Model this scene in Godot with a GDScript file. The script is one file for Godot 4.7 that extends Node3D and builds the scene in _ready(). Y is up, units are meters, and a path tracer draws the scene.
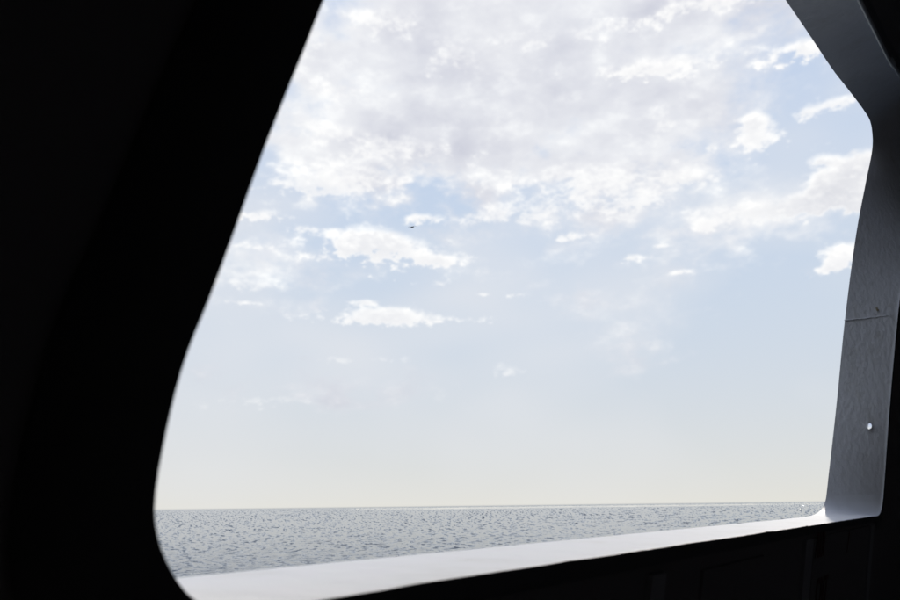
extends Node3D
# A ferry's side opening seen from its dark side deck, with open sea and broken cloud outside.
const EYE := 12.0            # height of the lens above the sea
const HALF := 0.07           # lens above the sill
const LEAN := 0.2            # the ship's side leans inward by this much per metre of height
const LEAN_IN := 0.18        # the inner face leans a little less
const W_IN := 0.492          # lens to inner face, at sill height
const W_OUT := 0.743         # lens to outer face, at sill height
const AZ := 32.7066          # heading along the ship's side, degrees right of straight ahead
var D := Vector3(sin(deg_to_rad(AZ)), 0, -cos(deg_to_rad(AZ)))
var N := Vector3(-cos(deg_to_rad(AZ)), 0, -sin(deg_to_rad(AZ)))
var base_at := Vector3.ZERO
var rng := RandomNumberGenerator.new()

# clouds as [azimuth, elevation, half width, half height, edge softness, density, grey of the core], degrees
const VEILS := [
	[5.8,31.0,14.8,7.39,1.30,0.85,0.78],[2.6,28.4,8.1,4.05,1.30,0.60,0.70],[11.6,24.5,9.2,4.94,1.20,0.75,0.80],[-7.7,31.0,7.4,6.68,1.20,0.60,0.82],[-10.6,24.8,9.3,3.97,1.20,0.60,0.84],[15.3,32.7,7.8,2.59,1.00,0.60,0.84],
	[-14.6,16.8,5.8,2.20,1.20,0.62,0.86],[-6.5,8.1,8.0,1.47,1.40,0.42,0.66],[14.4,12.5,3.9,2.58,1.30,0.35,0.80],[23.0,18.6,7.3,2.18,1.10,0.70,0.85],[20.6,27.4,4.4,3.12,1.30,0.28,0.82],[0.0,16.6,4.1,1.62,1.20,0.25,0.84],
	[8.2,16.9,4.0,1.20,1.20,0.20,0.84],[18.8,23.0,3.8,2.52,1.20,0.25,0.84],
]
const CLOUDS := [
	[11.5,22.3,7.2,1.98,0.80,0.84,0.97],[5.4,20.4,4.7,0.94,0.80,0.75,0.97],[-7.5,23.0,5.7,1.34,0.70,0.75,0.95],[16.1,29.4,4.4,0.97,0.45,0.91,0.93],[19.9,32.8,4.5,0.95,0.50,0.91,0.90],[26.3,28.7,2.4,1.01,0.30,0.98,0.94],
	[22.9,24.0,1.7,1.40,0.45,0.91,0.96],[22.6,25.0,0.9,0.70,0.40,0.88,0.97],[27.7,19.5,3.2,1.84,0.35,0.97,0.77],[29.1,21.0,2.3,1.13,0.30,0.94,0.90],[21.1,19.2,3.7,0.99,0.75,0.75,0.95],[24.7,19.0,2.7,0.83,0.65,0.69,0.90],
	[18.7,18.4,1.7,0.58,0.40,0.75,0.97],[27.5,15.4,1.6,1.19,0.30,0.95,0.93],[26.4,14.8,0.8,0.40,0.40,0.81,0.95],[9.0,18.7,1.2,0.46,0.50,0.84,0.95],[13.4,16.9,1.0,0.37,0.50,0.84,0.94],[15.4,17.5,0.9,0.22,0.50,0.75,0.94],
	[16.8,15.6,0.8,0.29,0.50,0.81,0.94],[-4.8,17.9,4.8,1.28,0.40,0.91,0.92],[-6.3,18.7,2.7,1.07,0.40,0.88,0.95],[-2.2,20.2,1.8,0.54,0.40,0.88,0.95],[-0.7,17.2,2.0,0.54,0.40,0.81,0.94],[-13.9,20.1,2.2,0.52,0.50,0.81,0.95],
	[-10.5,22.1,4.0,0.79,0.70,0.69,0.95],[-11.2,19.4,1.9,0.38,0.60,0.69,0.95],[-4.8,13.0,6.5,0.54,0.45,0.94,0.92],[-4.4,13.6,2.7,0.61,0.50,0.81,0.93],[-6.2,14.3,1.2,0.31,0.50,0.75,0.94],[-15.2,14.0,1.6,0.22,0.60,0.69,0.94],
	[-14.3,18.0,2.3,0.58,0.70,0.63,0.95],[-14.5,15.2,2.8,0.65,0.80,0.69,0.93],[4.4,9.2,1.5,0.62,0.90,0.69,0.90],[2.3,14.8,1.0,0.23,0.60,0.75,0.94],[4.9,14.7,1.0,0.23,0.60,0.69,0.94],[-1.0,15.7,1.0,0.31,0.60,0.66,0.94],
	[28.7,25.1,1.5,0.46,0.50,0.81,0.95],[26.2,24.9,1.0,0.54,0.50,0.81,0.95],[19.5,23.7,0.6,0.43,0.50,0.78,0.95],[26.7,21.6,0.9,0.47,0.50,0.81,0.95],[28.9,18.3,1.7,0.57,0.40,0.81,0.93],[-8.5,29.0,2.7,0.93,0.80,0.69,0.97],
	[-5.4,33.7,3.4,1.34,0.80,0.69,0.97],[-9.9,26.2,4.0,0.93,0.80,0.69,0.97],[0.2,31.2,2.7,1.69,0.95,0.63,0.97],[-3.7,25.1,5.4,1.21,0.80,0.69,0.97],[-11.7,32.0,2.6,1.32,0.90,0.63,0.97],[9.1,32.1,4.0,0.93,0.90,0.60,0.93],
	[16.6,26.0,1.7,1.03,0.90,0.63,0.96],[18.0,21.9,1.8,0.73,0.60,0.75,0.97],[13.9,20.5,2.6,0.65,0.60,0.75,0.97],[-5.8,10.2,4.0,0.34,1.10,0.47,0.88],[-12.8,7.3,3.9,0.52,1.10,0.45,0.88],
]
var veils: Array = []
var clouds: Array = []
var n_big := FastNoiseLite.new()
var n_mid := FastNoiseLite.new()
var n_fine := FastNoiseLite.new()

func _ready() -> void:
	rng.seed = 7
	# ---- camera
	var cam := Camera3D.new()
	cam.name = "camera"
	add_child(cam)
	var lens := CameraAttributesPhysical.new()
	lens.frustum_focal_length = 32.0
	lens.frustum_focus_distance = 25.0
	lens.exposure_aperture = 8.0
	lens.frustum_near = 0.05
	lens.frustum_far = 200000.0
	cam.attributes = lens
	cam.fov = 41.112
	cam.near = 0.05
	cam.far = 200000.0
	cam.position = Vector3(0, EYE, 0)
	cam.rotation = Vector3(atan(206.4 / 800.0), 0, -atan(0.0121))
	cam.current = true
	# ---- sky
	var env := Environment.new()
	env.background_mode = Environment.BG_SKY
	env.tonemap_mode = Environment.TONE_MAPPER_LINEAR
	env.tonemap_exposure = 1.0
	env.sdfgi_enabled = true
	env.ssao_enabled = true
	env.ssil_enabled = true
	var sm := PanoramaSkyMaterial.new()
	sm.panorama = sky_texture()
	sm.energy_multiplier = 1.0
	env.sky = Sky.new()
	env.sky.sky_material = sm
	var we := WorldEnvironment.new()
	we.name = "environment"
	we.environment = env
	add_child(we)
	# ---- sun, through thin cloud
	var sun := DirectionalLight3D.new()
	sun.name = "sun"
	sun.light_energy = 0.72
	sun.light_angular_distance = 1.2
	sun.light_color = Color(1.0, 0.965, 0.91)
	sun.shadow_enabled = true
	add_child(sun)
	var saz := deg_to_rad(AZ)
	var sel := deg_to_rad(36.5)
	var to_sun := Vector3(sin(saz) * cos(sel), sin(sel), -cos(saz) * cos(sel))
	sun.look_at_from_position(to_sun * 100.0, Vector3.ZERO, Vector3.UP)
	# ---- setting
	make_sea()
	make_room()
	# ---- things
	make_bulkhead()
	make_bird()

# ------------------------------------------------------------------ sky
func sky_texture() -> ImageTexture:
	for n in [n_big, n_mid, n_fine]:
		n.noise_type = FastNoiseLite.TYPE_SIMPLEX_SMOOTH
		n.fractal_type = FastNoiseLite.FRACTAL_FBM
		n.frequency = 1.0
	n_big.seed = 11; n_big.fractal_octaves = 3
	n_mid.seed = 23; n_mid.fractal_octaves = 5; n_mid.fractal_gain = 0.55
	n_fine.seed = 41; n_fine.fractal_octaves = 4; n_fine.fractal_gain = 0.58
	veils = VEILS.duplicate()
	clouds = CLOUDS.duplicate()
	# the same kind of sky all the way round
	for i in 70:
		var a := rng.randf_range(38.0, 318.0)
		var e := rng.randf_range(9.0, 60.0)
		veils.append([a, e, rng.randf_range(4, 15), rng.randf_range(2, 6), 1.25, rng.randf_range(0.25, 0.75), rng.randf_range(0.76, 0.86)])
	for i in 150:
		var a := rng.randf_range(38.0, 318.0)
		var e := rng.randf_range(9.0, 55.0)
		var r := rng.randf_range(0.8, 5.0)
		clouds.append([a, e, r, r * rng.randf_range(0.2, 0.5), rng.randf_range(0.35, 0.8), rng.randf_range(0.5, 0.9), rng.randf_range(0.88, 0.97)])
	for i in 26:
		clouds.append([rng.randf_range(-40.0, 40.0), rng.randf_range(38.0, 60.0), rng.randf_range(1.5, 6.0), rng.randf_range(0.6, 1.8), 0.7, 0.6, 0.94])
		veils.append([rng.randf_range(-40.0, 40.0), rng.randf_range(38.0, 65.0), rng.randf_range(5, 14), rng.randf_range(3, 7), 1.25, 0.6, 0.78])
	var coarse := sky_patch(2048, 1024, 0, 2048, 0, 512)
	coarse.resize(4096, 1024, Image.INTERPOLATE_CUBIC)
	var whole := Image.create(4096, 2048, false, Image.FORMAT_RGBF)
	whole.fill(Color(0.30, 0.34, 0.38))
	whole.blit_rect(coarse, Rect2i(0, 0, 4096, 1024), Vector2i.ZERO)
	# finer pixels where the lens looks: 36 degrees either way, up to 42 degrees
	var right := sky_patch(4096, 2048, 0, 410, 546, 1024)
	whole.blit_rect(right, Rect2i(0, 0, 410, 478), Vector2i(0, 546))
	var left := sky_patch(4096, 2048, 4096 - 320, 4096, 546, 1024)
	whole.blit_rect(left, Rect2i(0, 0, 320, 478), Vector2i(4096 - 320, 546))
	return ImageTexture.create_from_image(whole)

func near_row(list: Array, el: float) -> Array:
	var out := []
	for c in list:
		if absf(c[1] - el) < c[3] * 2.2 + 0.6:
			out.append(c)
	return out

func sky_patch(w: int, h: int, x0: int, x1: int, y0: int, y1: int) -> Image:
	var data := PackedFloat32Array()
	data.resize((x1 - x0) * (y1 - y0) * 3)
	var k := 0
	for y in range(y0, y1):
		var el := 90.0 - (y + 0.5) / h * 180.0
		var re := deg_to_rad(el)
		var ce := cos(re)
		var se := sin(re)
		var vs := near_row(veils, el)
		var cs := near_row(clouds, el)
		# clear air: milky at the horizon, blue above
		var t := 1.0 - exp(-el / 10.5)
		var hor := Vector3(0.765, 0.755, 0.70)
		var mid := Vector3(0.545, 0.665, 0.845)
		var top := Vector3(0.36, 0.46, 0.78)
		var clear := hor.lerp(mid, t).lerp(top, smoothstep(12.0, 80.0, el))
		for x in range(x0, x1):
			var az := (x + 0.5) / w * 360.0
			if az > 180.0:
				az -= 360.0
			var ra := deg_to_rad(az)
			var d := Vector3(sin(ra) * ce, se, -cos(ra) * ce)
			var q := Vector3(d.x, d.y * 1.75, d.z)
			# thin uneven milk over the blue
			var b := n_big.get_noise_3dv(q * 2.6)
			var col := clear.lerp(Vector3(0.82, 0.825, 0.85), clampf(0.20 + 0.75 * b, 0.0, 0.75) * (0.35 + 0.65 * t))
			if vs.size() + cs.size() > 0:
				var m := n_mid.get_noise_3dv(q * 7.0)
				var m2 := n_mid.get_noise_3dv(q * 19.0 + Vector3(5.3, 1.7, 8.1))
				var m3 := n_fine.get_noise_3dv(q * 62.0)
				# broad grey veil
				var cov := 0.0
				var grey := 0.0
				for c in vs:
					var da: float = az - c[0]
					if da > 180.0: da -= 360.0
					elif da < -180.0: da += 360.0
					var ex: float = (da * ce) / c[2] + m * 0.5
					var ey: float = (el - c[1]) / c[3] + m2 * 0.4
					var g: float = c[5] * exp(-1.1 * (ex * ex + ey * ey))
					cov += g
					grey += g * c[6]
				if cov > 0.02:
					grey /= cov
					var a := smoothstep(0.0, 1.0, minf(cov, 1.1) * 1.2 + m * 0.7 + m2 * 0.30 + m3 * 0.10 - 0.12)
					var g := grey + 0.062 + m2 * 0.09 - m * 0.19 + b * 0.10 + maxf(0.0, m2 + m3 * 0.25 - 0.10) * 0.14
					col = col.lerp(Vector3(g - 0.008, g - 0.003, g + (1.0 - g) * 0.20), a * 0.90)
				# brighter broken cloud
				cov = 0.0
				grey = 0.0
				var up := 0.0
				var soft := 0.0
				for c in cs:
					var da: float = az - c[0]
					if da > 180.0: da -= 360.0
					elif da < -180.0: da += 360.0
					da = (da * ce) / c[2]
					if absf(da) > 2.2:
						continue
					var ex: float = da + m2 * 0.5
					var ey: float = (el - c[1]) / c[3]
					var lift := ey
					ey = (ey if ey > 0.0 else ey * 1.3) + m3 * 0.55 + m2 * 0.25
					var g: float = c[5] * exp(-1.15 * (ex * ex + ey * ey))
					cov += g
					grey += g * c[6]
					up += g * lift
					soft += g * c[4]
				if cov > 0.02:
					grey /= cov
					up /= cov
					soft /= cov
					var s := minf(cov, 1.2) * 1.6 + m2 * 0.85 + m3 * 0.75 - 0.46
					var a := smoothstep(0.0, 0.75 + 0.5 * soft, s)
					# lit through at the rim and on top, greyer in the thick of it
					var g := lerpf(1.02, grey - 0.05, smoothstep(0.45, 1.5, s)) + m3 * 0.18 + m2 * 0.12 + clampf(up, -1.0, 0.6) * 0.09
					col = col.lerp(Vector3(g, g * 0.997 + (1.0 - g) * 0.04, g * 0.995 + (1.0 - g) * 0.22), a * clampf(1.22 - 0.72 * soft, 0.3, 0.97))
			data[k] = maxf(col.x, 0.0)
			data[k + 1] = maxf(col.y, 0.0)
			data[k + 2] = maxf(col.z, 0.0)
			k += 3
	return Image.create_from_data(x1 - x0, y1 - y0, false, Image.FORMAT_RGBF, data.to_byte_array())

# ------------------------------------------------------------------ helpers
func mat(c: Color, rough: float, metal := 0.0) -> StandardMaterial3D:
	var m := StandardMaterial3D.new()
	m.albedo_color = c.linear_to_srgb()
	m.roughness = rough
	m.metallic = metal
	return m

func paint(c: Color, c2: Color, rough: float, relief: float, grain: float, seed_at: int) -> StandardMaterial3D:
	# brushed marine paint: uneven coats, runs and blotches
	var m := mat(Color.WHITE, rough)
	var n := FastNoiseLite.new()
	n.seed = seed_at
	n.noise_type = FastNoiseLite.TYPE_SIMPLEX_SMOOTH
	n.frequency = 0.006
	n.fractal_octaves = 5
	n.fractal_gain = 0.6
	var tx := NoiseTexture2D.new()
	tx.width = 512; tx.height = 512
	tx.seamless = true
	tx.noise = n
	var ramp := Gradient.new()
	ramp.offsets = PackedFloat32Array([0.0, 0.22, 0.45, 1.0])
	ramp.colors = PackedColorArray([c2.linear_to_srgb(), c.lerp(c2, 0.35).linear_to_srgb(), c.linear_to_srgb(), c.lightened(0.03).linear_to_srgb()])
	tx.color_ramp = ramp
	m.albedo_texture = tx
	var n2 := FastNoiseLite.new()
	n2.seed = seed_at + 5
	n2.noise_type = FastNoiseLite.TYPE_SIMPLEX_SMOOTH
	n2.frequency = 0.02
	n2.fractal_octaves = 4
	n2.domain_warp_enabled = true
	n2.domain_warp_amplitude = 20.0
	var hx := NoiseTexture2D.new()
	hx.width = 512; hx.height = 512
	hx.seamless = true
	hx.noise = n2
	m.heightmap_enabled = true
	m.heightmap_texture = hx
	m.heightmap_scale = relief
	m.uv1_triplanar = true
	m.uv1_scale = Vector3(grain, grain * 0.7, grain)
	return m

func commit(st: SurfaceTool, called: String, m: Material, parent: Node) -> MeshInstance3D:
	var o := MeshInstance3D.new()
	o.name = called
	o.mesh = st.commit()
	o.material_override = m
	parent.add_child(o, true)
	return o

func quad(st: SurfaceTool, a: Vector3, b: Vector3, c: Vector3, d: Vector3) -> void:
	for p in [a, b, c, a, c, d]:
		st.add_vertex(p)

func begin(smooth := true) -> SurfaceTool:
	var st := SurfaceTool.new()
	st.begin(Mesh.PRIMITIVE_TRIANGLES)
	st.set_smooth_group(0 if smooth else -1)
	return st

func strip(rows: Array, closed: bool, flip := false) -> SurfaceTool:
	# rows of equal length, joined by quads with smooth normals
	var st := begin()
	var n: int = rows[0].size()
	for i in range(rows.size() if closed else rows.size() - 1):
		var r: Array = rows[i]
		var s: Array = rows[(i + 1) % rows.size()]
		for j in n - 1:
			if flip:
				quad(st, r[j], r[j + 1], s[j + 1], s[j])
			else:
				quad(st, r[j], s[j], s[j + 1], r[j + 1])
	st.index()
	st.generate_normals()
	return st

func box_at(called: String, u0: float, u1: float, y0: float, y1: float, w0: float, w1: float, m: Material, parent: Node) -> MeshInstance3D:
	# a box in the ship's own axes: along the side, up, outward
	var st := begin(false)
	var p := []
	for a in [u0, u1]:
		for b in [y0, y1]:
			for c in [w0, w1]:
				p.append(D * a + Vector3.UP * (b + EYE) + N * (c - (LEAN * b if called in ["wall_left", "wall_right"] and c > 0.0 else 0.0)) - (base_at if parent != self else Vector3.ZERO))
	for f in [[0, 1, 3, 2], [4, 6, 7, 5], [0, 4, 5, 1], [2, 3, 7, 6], [0, 2, 6, 4], [1, 5, 7, 3]]:
		quad(st, p[f[0]], p[f[1]], p[f[2]], p[f[3]])
	st.generate_normals()
	return commit(st, called, m, parent)

# ------------------------------------------------------------------ sea
var wk: Array = []
var glint_strip := PackedInt32Array()
var gust := FastNoiseLite.new()
var chop := FastNoiseLite.new()

func make_sea() -> void:
	gust.seed = 5
	chop.seed = 77
	chop.frequency = 0.3
	chop.fractal_octaves = 3
	gust.frequency = 0.004
	gust.fractal_octaves = 3
	var r2 := RandomNumberGenerator.new()
	r2.seed = 19
	for i in 26:
		var lam := 0.42 * pow(11.0, i / 25.0) * r2.randf_range(0.85, 1.15)
		var dir := deg_to_rad(14.0 + r2.randfn(0.0, 36.0))
		var k := TAU / lam
		var slope := 0.037 * (0.75 + 0.5 * sin(PI * i / 25.0))
		wk.append([k * sin(dir), -k * cos(dir), slope / k, r2.randf() * TAU])
	var dips := []
	var dep := 11.0
	while dep > 0.5:
		dips.append(dep)
		dep -= 0.036
	while dep > 0.006:
		dips.append(dep)
		dep *= 0.93
	var verts := PackedVector3Array()
	var norms := PackedVector3Array()
	var inds := PackedInt32Array()
	sea_sector(-34.0, 34.0, 1300, dips, verts, norms, inds)
	var few := []
	for i in range(0, dips.size(), 12):
		few.append(dips[i])
	few.append(dips[-1])
	sea_sector(34.0, 326.0, 146, few, verts, norms, inds)
	# the water close in under the ship
	var c0 := verts.size()
	verts.append(Vector3.ZERO)
	norms.append(Vector3.UP)
	var r0: float = EYE / tan(deg_to_rad(11.0))
	for i in 121:
		var a := TAU * i / 120.0
		verts.append(Vector3(sin(a) * r0, 0, -cos(a) * r0))
		norms.append(Vector3.UP)
	for i in 120:
		inds.append_array(PackedInt32Array([c0, c0 + 1 + i, c0 + 2 + i]))
	var arr := []
	arr.resize(Mesh.ARRAY_MAX)
	arr[Mesh.ARRAY_VERTEX] = verts
	arr[Mesh.ARRAY_NORMAL] = norms
	arr[Mesh.ARRAY_INDEX] = inds
	var mesh := ArrayMesh.new()
	mesh.add_surface_from_arrays(Mesh.PRIMITIVE_TRIANGLES, arr)
	# made-up smooth streak that imitates sunlit glitter on the far sea
	arr[Mesh.ARRAY_INDEX] = glint_strip
	mesh.add_surface_from_arrays(Mesh.PRIMITIVE_TRIANGLES, arr)
	var o := MeshInstance3D.new()
	o.name = "sea"
	o.mesh = mesh
	var m := mat(Color(0.014, 0.034, 0.062), 0.12)
	m.metallic_specular = 0.36
	mesh.surface_set_material(0, m)
	var glint_m: StandardMaterial3D = m.duplicate()
	glint_m.roughness = 0.01
	mesh.surface_set_material(1, glint_m)
	o.set_meta("kind", "structure")
	o.set_meta("label", "grey-blue open sea with small choppy waves reaching the horizon")
	o.set_meta("category", "sea")
	add_child(o)

func sea_sector(a0: float, a1: float, cols: int, dips: Array, verts: PackedVector3Array, norms: PackedVector3Array, inds: PackedInt32Array) -> void:
	var s := verts.size()
	var w := cols + 1
	for i in dips.size():
		var r: float = EYE / tan(deg_to_rad(dips[i]))
		for j in w:
			var a := deg_to_rad(a0 + (a1 - a0) * j / cols)
			var x := sin(a) * r
			var z := -cos(a) * r
			var hgt := 0.0
			var sx := 0.0
			var sz := 0.0
			for c in wk:
				var ph: float = c[0] * x + c[1] * z + c[3]
				hgt += c[2] * sin(ph)
				var cc: float = c[2] * cos(ph)
				sx += cc * c[0]
				sz += cc * c[1]
			var g := (1.0 + 0.35 * gust.get_noise_2d(x, z)) * (0.78 + 1.5 * maxf(0.0, chop.get_noise_2d((x * 0.97 + z * 0.24) * 0.5, z * 0.97 - x * 0.24)))
			g *= 1.0 + 0.2 * (1.0 - smoothstep(0.3, 2.0, dips[i]))
			# waves flattened far out, shaped to give a bright line of glitter
			var aa: float = a0 + (a1 - a0) * j / cols
			var glint_flat := smoothstep(0.07, 0.085, dips[i]) * (1.0 - smoothstep(0.18, 0.22, dips[i])) * smoothstep(-8.0, 0.0, aa) * (1.0 - smoothstep(17.0, 25.0, aa))
			g *= 1.0 - 0.93 * glint_flat
			verts.append(Vector3(x, hgt * g, z))
			norms.append(Vector3(-sx * g, 1, -sz * g).normalized())
	for i in dips.size() - 1:
		for j in cols:
			var p := s + i * w + j
			var mid_az: float = a0 + (a1 - a0) * (j + 0.5) / cols
			if dips[i] > 0.065 + 0.02 * gust.get_noise_1d(j * 1.5) and dips[i] < 0.17 + 0.05 * gust.get_noise_1d(j * 2.0 + 900.0) and mid_az > -7.0 and mid_az < 24.0 and gust.get_noise_2d(j * 3.0, i * 90.0) > -0.22:
				glint_strip.append_array(PackedInt32Array([p, p + w, p + 1, p + 1, p + w, p + w + 1]))
				continue
			inds.append(p); inds.append(p + w); inds.append(p + 1)
			inds.append(p + 1); inds.append(p + w); inds.append(p + w + 1)

# ------------------------------------------------------------------ the deck space behind the lens
func make_room() -> void:
	var deck := mat(Color(0.15, 0.13, 0.13), 0.7)
	var dark := mat(Color(0.42, 0.41, 0.42), 0.6)
	var list := [
		["floor", -5.2, 9.2, -1.60, -1.42, -5.2, 0.74, deck, "painted deck of the ship's side passage"],
		["ceiling", -5.2, 9.2, 2.78, 2.95, -5.2, 0.15, dark, "painted deckhead above the side passage"],
		["wall_back", -5.2, 9.2, -1.415, 2.775, -5.2, -5.0, dark, "inner wall of the side passage"],
		["wall_left", -5.2, -5.0, -1.415, 2.775, -4.995, 0.6, dark, "end wall of the side passage, aft"],
		["wall_right", 9.0, 9.2, -1.415, 2.775, -4.995, 0.6, dark, "end wall of the side passage, forward"]]
	for s in list:
		var o := box_at(s[0], s[1], s[2], s[3], s[4], s[5], s[6], s[7], self)
		o.set_meta("kind", "structure")
		o.set_meta("label", s[8])
		o.set_meta("category", s[0].get_slice("_", 0))

# ------------------------------------------------------------------ the ship's side with its opening
# stations round the opening: inner u, inner y, outer u, outer y (metres along the side, above the lens)
const LEFT := [[0.67, 1.2, 0.66, 1.26], [0.60, 1.05, 0.60, 1.08], [0.52, 0.80, 0.52, 0.80], [0.472, 0.60, 0.47, 0.60], [0.427, 0.404, 0.427, 0.404], [0.396, 0.265, 0.396, 0.265], [0.373, 0.146, 0.373, 0.146], [0.364, 0.107, 0.362, 0.108], [0.3605, 0.078, 0.358, 0.08], [0.3595, 0.052, 0.358, 0.053], [0.363, 0.0, 0.363, 0.0], [0.370, -0.018, 0.37, -0.018], [0.380, -0.033, 0.379, -0.032], [0.395, -0.049, 0.395, -0.049], [0.413, -0.062, 0.41, -0.06], [0.438, -0.070, 0.44, -0.07]]
const SILL := [[0.47, -0.0735, 0.47, -0.071], [0.7, -0.0735, 0.7, -0.071], [1.1, -0.0735, 1.1, -0.071], [1.7, -0.0735, 1.7, -0.071], [2.4, -0.0735, 2.4, -0.071], [3.1, -0.0735, 3.1, -0.071], [3.8, -0.0735, 3.75, -0.071], [4.35, -0.0735, 4.25, -0.070], [4.7, -0.0735, 4.5, -0.067], [4.88, -0.0745, 4.64, -0.060], [5.0, -0.0735, 4.745, -0.050], [5.085, -0.063, 4.825, -0.036], [5.14, -0.042, 4.88, -0.018], [5.172, -0.012, 4.917, 0.006]]
const JAMB := [[5.185, 0.04, 4.935, 0.03], [5.185, 0.116, 4.95, 0.12], [5.172, 0.3, 4.985, 0.3], [5.17, 0.566, 5.025, 0.566], [5.255, 1.08, 5.065, 1.02], [5.52, 1.55, 5.205, 1.533], [5.95, 2.05, 5.455, 1.99], [6.10, 2.38, 5.60, 2.225], [6.12, 2.52, 5.60, 2.30], [6.04, 2.61, 5.53, 2.345]]
const HEAD := [[5.80, 2.61, 5.40, 2.36], [5.45, 2.52, 5.131, 2.315], [4.75, 2.318, 4.434, 2.162], [4.149, 2.146, 3.971, 2.058], [3.7, 2.04, 3.44, 1.956], [3.214, 1.923, 2.955, 1.86], [2.1, 1.66, 2.0, 1.66], [1.2, 1.44, 1.2, 1.45], [0.85, 1.36, 0.85, 1.38], [0.73, 1.31, 0.72, 1.34]]

func at(u: float, y: float, t: float, proud := 0.0) -> Vector3:
	# t = 0 inner face, 1 outer face
	var w := lerpf(W_IN, W_OUT, t) - lerpf(lerpf(LEAN, LEAN_IN, smoothstep(1.2, 1.9, y)), LEAN, t) * (y + HALF) - proud
	return D * u + Vector3.UP * (EYE + y) + N * w - base_at

func refine(keys: Array) -> Array:
	# closed Catmull-Rom through the stations, about 1 to 4 cm apart
	var out := []
	var n := keys.size()
	for i in n:
		var p0 := Vector4(keys[(i - 1 + n) % n][0], keys[(i - 1 + n) % n][1], keys[(i - 1 + n) % n][2], keys[(i - 1 + n) % n][3])
		var p1 := Vector4(keys[i][0], keys[i][1], keys[i][2], keys[i][3])
		var p2 := Vector4(keys[(i + 1) % n][0], keys[(i + 1) % n][1], keys[(i + 1) % n][2], keys[(i + 1) % n][3])
		var p3 := Vector4(keys[(i + 2) % n][0], keys[(i + 2) % n][1], keys[(i + 2) % n][2], keys[(i + 2) % n][3])
		var gap := Vector2(p2.x - p1.x, p2.y - p1.y).length()
		var steps := clampi(int(gap / (0.012 if p1.x < 1.0 else 0.03)), 2, 24)
		# tangents limited by the shorter neighbour, so that unequal spacing does not overshoot
		var l0 := maxf(Vector2(p1.x - p0.x, p1.y - p0.y).length(), 0.001)
		var l2 := maxf(Vector2(p3.x - p2.x, p3.y - p2.y).length(), 0.001)
		var m1 := ((p1 - p0) / l0 + (p2 - p1) / gap) * 0.5 * gap
		var m2 := ((p2 - p1) / gap + (p3 - p2) / l2) * 0.5 * gap
		for s in steps:
			var f := float(s) / steps
			var q := p1 * (2 * f * f * f - 3 * f * f + 1) + m1 * (f * f * f - 2 * f * f + f) + p2 * (3 * f * f - 2 * f * f * f) + m2 * (f * f * f - f * f)
			out.append([q.x, q.y, q.z, q.w, i])
	return out

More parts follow.
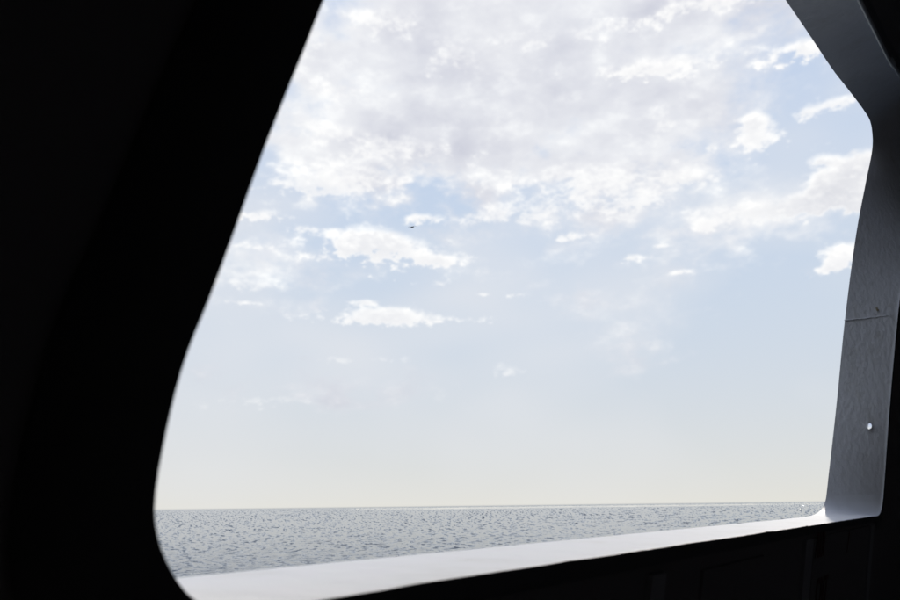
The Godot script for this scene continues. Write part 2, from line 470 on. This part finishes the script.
func make_bulkhead() -> void:
	var root := Node3D.new()
	root.name = "bulkhead"
	base_at = D * 2.5 + Vector3.UP * (EYE - 1.42) + N * 0.75
	root.position = base_at
	add_child(root)
	root.set_meta("label", "ship's side wall, dark inside, with a large white-edged opening onto the sea")
	root.set_meta("category", "ship wall")
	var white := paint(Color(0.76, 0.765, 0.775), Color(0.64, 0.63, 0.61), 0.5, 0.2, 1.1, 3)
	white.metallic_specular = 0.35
	# the same coats of white, brushed more coarsely on the uprights and overhead
	var white_jamb := paint(Color(0.76, 0.765, 0.775), Color(0.64, 0.63, 0.61), 0.5, 0.3, 2.4, 17)
	var white_head := paint(Color(0.76, 0.765, 0.775), Color(0.64, 0.63, 0.61), 0.5, 0.25, 1.6, 29)
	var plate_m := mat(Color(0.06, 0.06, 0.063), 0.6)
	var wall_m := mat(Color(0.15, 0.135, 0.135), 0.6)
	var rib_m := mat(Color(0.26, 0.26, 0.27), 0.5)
	var keys := LEFT + SILL + JAMB + HEAD
	var ring := refine(keys)
	var nl := LEFT.size()
	var ns := nl + SILL.size()
	var nj := ns + JAMB.size()
	var wob := FastNoiseLite.new()
	wob.seed = 3
	wob.frequency = 1.0
	wob.fractal_octaves = 3
	var n := ring.size()
	var out_of := []      # direction away from the hole, in the plane of the wall
	for i in n:
		var a: Array = ring[(i - 1 + n) % n]
		var b: Array = ring[(i + 1) % n]
		var tng := Vector2(b[0] - a[0], b[1] - a[1]).normalized()
		out_of.append(Vector2(tng.y, -tng.x))
	# hammered, many times painted edge
	for i in n:
		var r: Array = ring[i]
		var s: float = 0.0008 * wob.get_noise_2d(r[0] * 9.0, r[1] * 9.0) * clampf(0.7 + r[0] * 0.3, 0.7, 1.5)
		for bump in [[1.05, 0.03, 0.0008], [2.28, 0.05, 0.0015], [2.38, 0.03, -0.001], [2.85, 0.02, 0.0015], [1.62, 0.05, 0.0012]]:
			if r[4] >= nl and r[4] < ns:
				s += -bump[2] * exp(-pow((r[0] - bump[0]) / bump[1], 2.0))
		r[0] += out_of[i].x * s
		r[1] += out_of[i].y * s
	var groups := {"left_jamb": [0, nl, white], "sill": [nl, ns, white], "jamb": [ns, nj, white_jamb], "soffit": [nj, keys.size(), white_head]}
	for g in groups:
		var rows := []
		var last := -1
		for i in n:
			if ring[i][4] >= groups[g][0] and ring[i][4] < groups[g][1]:
				rows.append(reveal_row(ring[i], out_of[i]))
				last = i
		rows.append(reveal_row(ring[(last + 1) % n], out_of[(last + 1) % n]))
		var o := commit(strip(rows, false), g, groups[g][2], root)
		if g == "sill":
			o.set_meta("label", "broad white painted sill in the sun, curving up at its far end")
		elif g == "jamb":
			o.set_meta("label", "shaded upright with brushed pale paint and a weld across it")
		elif g == "soffit":
			o.set_meta("label", "shaded painted underside of the opening's head")
	# doubler plate round the opening, proud of the wall by 6 mm
	var plate := []
	var wall := []
	var hull := []
	for i in n:
		var r: Array = ring[i]
		var band := 0.095
		if r[4] >= nl and r[4] < ns - 2:
			band = lerpf(0.095, 0.03, smoothstep(0.45, 0.8, r[0]) * (1.0 - smoothstep(4.8, 5.15, r[0])))
		var e: Vector2 = Vector2(r[0], r[1]) + out_of[i] * 0.001
		var f: Vector2 = Vector2(r[0], r[1]) + out_of[i] * band
		plate.append([at(e.x, e.y, 0, 0.006), at(f.x, f.y, 0, 0.006), at(f.x, f.y, 0, -0.001)])
		var far := edge_of(f, -4.995, 8.995, -1.415, 2.775)
		wall.append([at(f.x, f.y, 0), at(far.x, far.y, 0)])
		var fo := edge_of(Vector2(r[2], r[3]), -5.2, 9.2, -EYE - 0.5, 3.2)
		hull.append([at(r[2], r[3], 1), at(fo.x, fo.y, 1)])
	commit(strip(plate, true, true), "doubler_plate", plate_m, root)
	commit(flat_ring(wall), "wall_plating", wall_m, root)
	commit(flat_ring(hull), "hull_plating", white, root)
	# flat bars and access panels under the sill
	for s in [[1.39, 1.47], [2.85, 2.99], [4.66, 4.80]]:
		leaning_box(s[0], s[1], -1.40, -0.115, 0.011, "stiffener", rib_m, root)
	for s in [[1.72, 2.28, -0.95, -0.13], [3.03, 4.62, -1.1, -0.115]]:
		leaning_box(s[0], s[1], s[2], s[3], 0.006, "access_panel", wall_m, root)
	var red := mat(Color(0.08, 0.01, 0.01), 0.6)
	lettering("AIR", 3.05, -0.215, 0.085, red, root)
	lettering("/", 3.84, -0.235, 0.085, red, root)
	lettering("CNT", 3.13, -0.385, 0.095, red, root)
	# weld across the upright
	var bead := []
	var wn := FastNoiseLite.new()
	wn.seed = 8
	wn.frequency = 9.0
	for i in 41:
		var t := i / 40.0
		var c := Vector3.ZERO
		var yj := 1.02 + 0.035 * (1.0 - t) + 0.004 * wn.get_noise_1d(t * 0.7)
		c = jamb_at(yj, t)
		var r := 0.0025 + 0.006 * absf(wn.get_noise_1d(t * 2.0 + 9.0))
		bead.append(ring_of(c, (jamb_at(yj, minf(t + 0.02, 1.0)) - jamb_at(yj, maxf(t - 0.02, 0.0))).normalized(), r, 8))
	commit(strip(bead, false), "weld_seam", white, root)
	# rust bleeding out above the weld
	var rst := begin()
	var rc := jamb_at(1.085, 0.40)
	var nrm := (jamb_at(1.085, 0.0) - jamb_at(1.085, 1.0)).cross(jamb_at(1.2, 0.4) - rc).normalized()
	if nrm.dot(D) > 0.0: nrm = -nrm
	var e1 := (jamb_at(1.085, 0.0) - jamb_at(1.085, 1.0)).normalized()
	var e2 := nrm.cross(e1).normalized()
	for i in 16:
		var pts := []
		for j in [i, i + 1]:
			var a: float = TAU * j / 16.0
			var rr: float = 0.009 * (1.0 + 0.6 * wn.get_noise_2d(cos(a) * 0.15, sin(a) * 0.15))
			pts.append(rc + nrm * 0.003 + (e1 * cos(a) + e2 * sin(a) * 1.5) * rr)
		for p in [rc + nrm * 0.005, pts[0], pts[1]]:
			rst.add_vertex(p)
	rst.generate_normals()
	commit(rst, "rust_spot", mat(Color(0.30, 0.26, 0.17), 0.9), root)
	# guessed metal cap on the upright, tilted to mirror bright sky to the lens
	var sc := jamb_at(0.405, 0.37)
	var tilt := (-D * 0.78 + N * 0.36 + Vector3.UP * 0.16).normalized()
	var dome := [ring_of(sc - nrm * 0.004, nrm, 0.006, 18), ring_of(sc + nrm * 0.012, (nrm + tilt).normalized(), 0.006, 18), ring_of(sc + nrm * 0.016 - tilt * 0.002, tilt, 0.019, 18)]
	for i in 7:
		var a := PI * 0.5 * i / 6.0
		dome.append(ring_of(sc + nrm * 0.016 + tilt * (0.003 * sin(a)), tilt, maxf(0.019 * cos(a), 0.0003), 18))
	commit(strip(dome, false), "glint_stud", mat(Color(0.95, 0.95, 0.95), 0.15, 1.0), root)
	# rolled edge along the head, with its joint
	pipe([[5.7, 2.575], [4.97, 2.372], [4.45, 2.222], [4.34, 2.192]], 0.009, "edge_roll", root)
	pipe([[4.34, 2.182], [4.149, 2.13], [3.7, 2.022], [3.214, 1.905], [2.1, 1.64], [1.0, 1.38]], 0.009, "edge_roll", root)
	pipe([[4.42, 2.213], [4.37, 2.20], [4.28, 2.175], [4.25, 2.167]], 0.015, "edge_joint", root)

func reveal_row(r: Array, o: Vector2) -> Array:
	var row := []
	for t in [1.0, 0.85, 0.7, 0.55, 0.4, 0.25, 0.12, 0.03, 0.01]:
		row.append(at(lerpf(r[0], r[2], t), lerpf(r[1], r[3], t), t))
	row.append(at(r[0], r[1], 0.0, 0.0035))
	row.append(at(r[0] + o.x * 0.001, r[1] + o.y * 0.001, 0.0, 0.0062))
	return row

func jamb_at(y: float, t: float) -> Vector3:
	for i in JAMB.size() - 1:
		if y >= JAMB[i][1] and y <= JAMB[i + 1][1]:
			var f: float = (y - JAMB[i][1]) / (JAMB[i + 1][1] - JAMB[i][1])
			return at(lerpf(lerpf(JAMB[i][0], JAMB[i + 1][0], f), lerpf(JAMB[i][2], JAMB[i + 1][2], f), t), y, t)
	return at(5.2, y, t)

func edge_of(p: Vector2, u0: float, u1: float, y0: float, y1: float) -> Vector2:
	var c := Vector2(2.7, 0.8)
	var d := p - c
	var k := 1e9
	if d.x > 1e-5: k = minf(k, (u1 - c.x) / d.x)
	if d.x < -1e-5: k = minf(k, (u0 - c.x) / d.x)
	if d.y > 1e-5: k = minf(k, (y1 - c.y) / d.y)
	if d.y < -1e-5: k = minf(k, (y0 - c.y) / d.y)
	return c + d * k

func flat_ring(rows: Array) -> SurfaceTool:
	return strip(rows, true, true)

func ring_of(c: Vector3, along: Vector3, r: float, n: int) -> Array:
	var a := along.cross(Vector3.UP if absf(along.y) < 0.9 else Vector3.RIGHT).normalized()
	var b := along.cross(a).normalized()
	var out := []
	for i in n + 1:
		var p := TAU * i / n
		out.append(c + (a * cos(p) + b * sin(p)) * r)
	return out

func pipe(path: Array, r: float, called: String, root: Node) -> void:
	var rows := []
	var pts := []
	for i in path.size() - 1:
		for s in 8:
			var f := s / 8.0
			pts.append(at(lerpf(path[i][0], path[i + 1][0], f), lerpf(path[i][1], path[i + 1][1], f), 0.0, 0.016))
	pts.append(at(path[-1][0], path[-1][1], 0.0, 0.016))
	for i in pts.size():
		var al: Vector3 = (pts[mini(i + 1, pts.size() - 1)] - pts[maxi(i - 1, 0)]).normalized()
		rows.append(ring_of(pts[i], al, r * (1.0 if i > 0 and i < pts.size() - 1 else 0.6), 10))
	commit(strip(rows, false), called, mat(Color(0.30, 0.32, 0.33), 0.4), root)

func leaning_box(u0: float, u1: float, y0: float, y1: float, proud: float, called: String, m: Material, root: Node) -> void:
	var st := begin(false)
	var b := 0.004
	var f := [at(u0 + b, y0 + b, 0, proud), at(u1 - b, y0 + b, 0, proud), at(u1 - b, y1 - b, 0, proud), at(u0 + b, y1 - b, 0, proud)]
	var k := [at(u0, y0, 0, -0.002), at(u1, y0, 0, -0.002), at(u1, y1, 0, -0.002), at(u0, y1, 0, -0.002)]
	quad(st, f[0], f[3], f[2], f[1])
	for i in 4:
		var j := (i + 1) % 4
		quad(st, k[i], f[i], f[j], k[j])
	st.generate_normals()
	commit(st, called, m, root)

func lettering(words: String, u: float, y: float, high: float, m: Material, root: Node) -> void:
	var tm := TextMesh.new()
	var fnt := SystemFont.new()
	fnt.font_names = PackedStringArray(["Droid Sans"])
	fnt.font_weight = 700
	tm.font = fnt
	tm.text = words
	tm.font_size = 64
	tm.pixel_size = high / 46.0
	tm.depth = 0.002
	tm.horizontal_alignment = HORIZONTAL_ALIGNMENT_LEFT
	tm.vertical_alignment = VERTICAL_ALIGNMENT_BOTTOM
	var o := MeshInstance3D.new()
	o.name = "lettering"
	o.mesh = tm
	o.material_override = m
	var v := (Vector3.UP - N * LEAN).normalized()
	o.basis = Basis(D, v, D.cross(v))
	o.position = at(u, y, 0, 0.008)
	root.add_child(o, true)

# ------------------------------------------------------------------ a bird far off
func make_bird() -> void:
	var root := Node3D.new()
	root.name = "bird"
	var az := deg_to_rad(-2.81)
	var el := deg_to_rad(19.69)
	root.position = Vector3(0, EYE, 0) + Vector3(sin(az) * cos(el), sin(el), -cos(az) * cos(el)) * 85.0
	root.rotation = Vector3(0.25, 0.7, 0.3)
	root.scale = Vector3.ONE * 1.25
	add_child(root)
	root.set_meta("label", "small dark bird gliding high below the bright clouds")
	root.set_meta("category", "bird")
	var m := mat(Color(0.02, 0.02, 0.022), 0.8)
	var rows := []
	for s in [[-0.20, 0.004], [-0.18, 0.025], [-0.13, 0.034], [-0.09, 0.032], [0.0, 0.055], [0.1, 0.045], [0.18, 0.02], [0.26, 0.03], [0.30, 0.004]]:
		rows.append(ring_of(Vector3(0, 0, s[0]), Vector3(0, 0, 1), s[1], 10))
	commit(strip(rows, false), "body", m, root)
	for side in [-1.0, 1.0]:
		var wing := []
		for s in [[0.03, 0.0, -0.06, 0.08], [0.18, 0.05, -0.10, 0.05], [0.30, 0.05, -0.06, 0.06], [0.42, 0.01, 0.04, 0.09]]:
			wing.append([Vector3(side * s[0], s[1], s[2]), Vector3(side * s[0], s[1] + 0.008, (s[2] + s[3]) * 0.5), Vector3(side * s[0], s[1], s[3]), Vector3(side * s[0], s[1] - 0.006, (s[2] + s[3]) * 0.5), Vector3(side * s[0], s[1], s[2])])
		commit(strip(wing, false, side > 0), "wing", m, root)
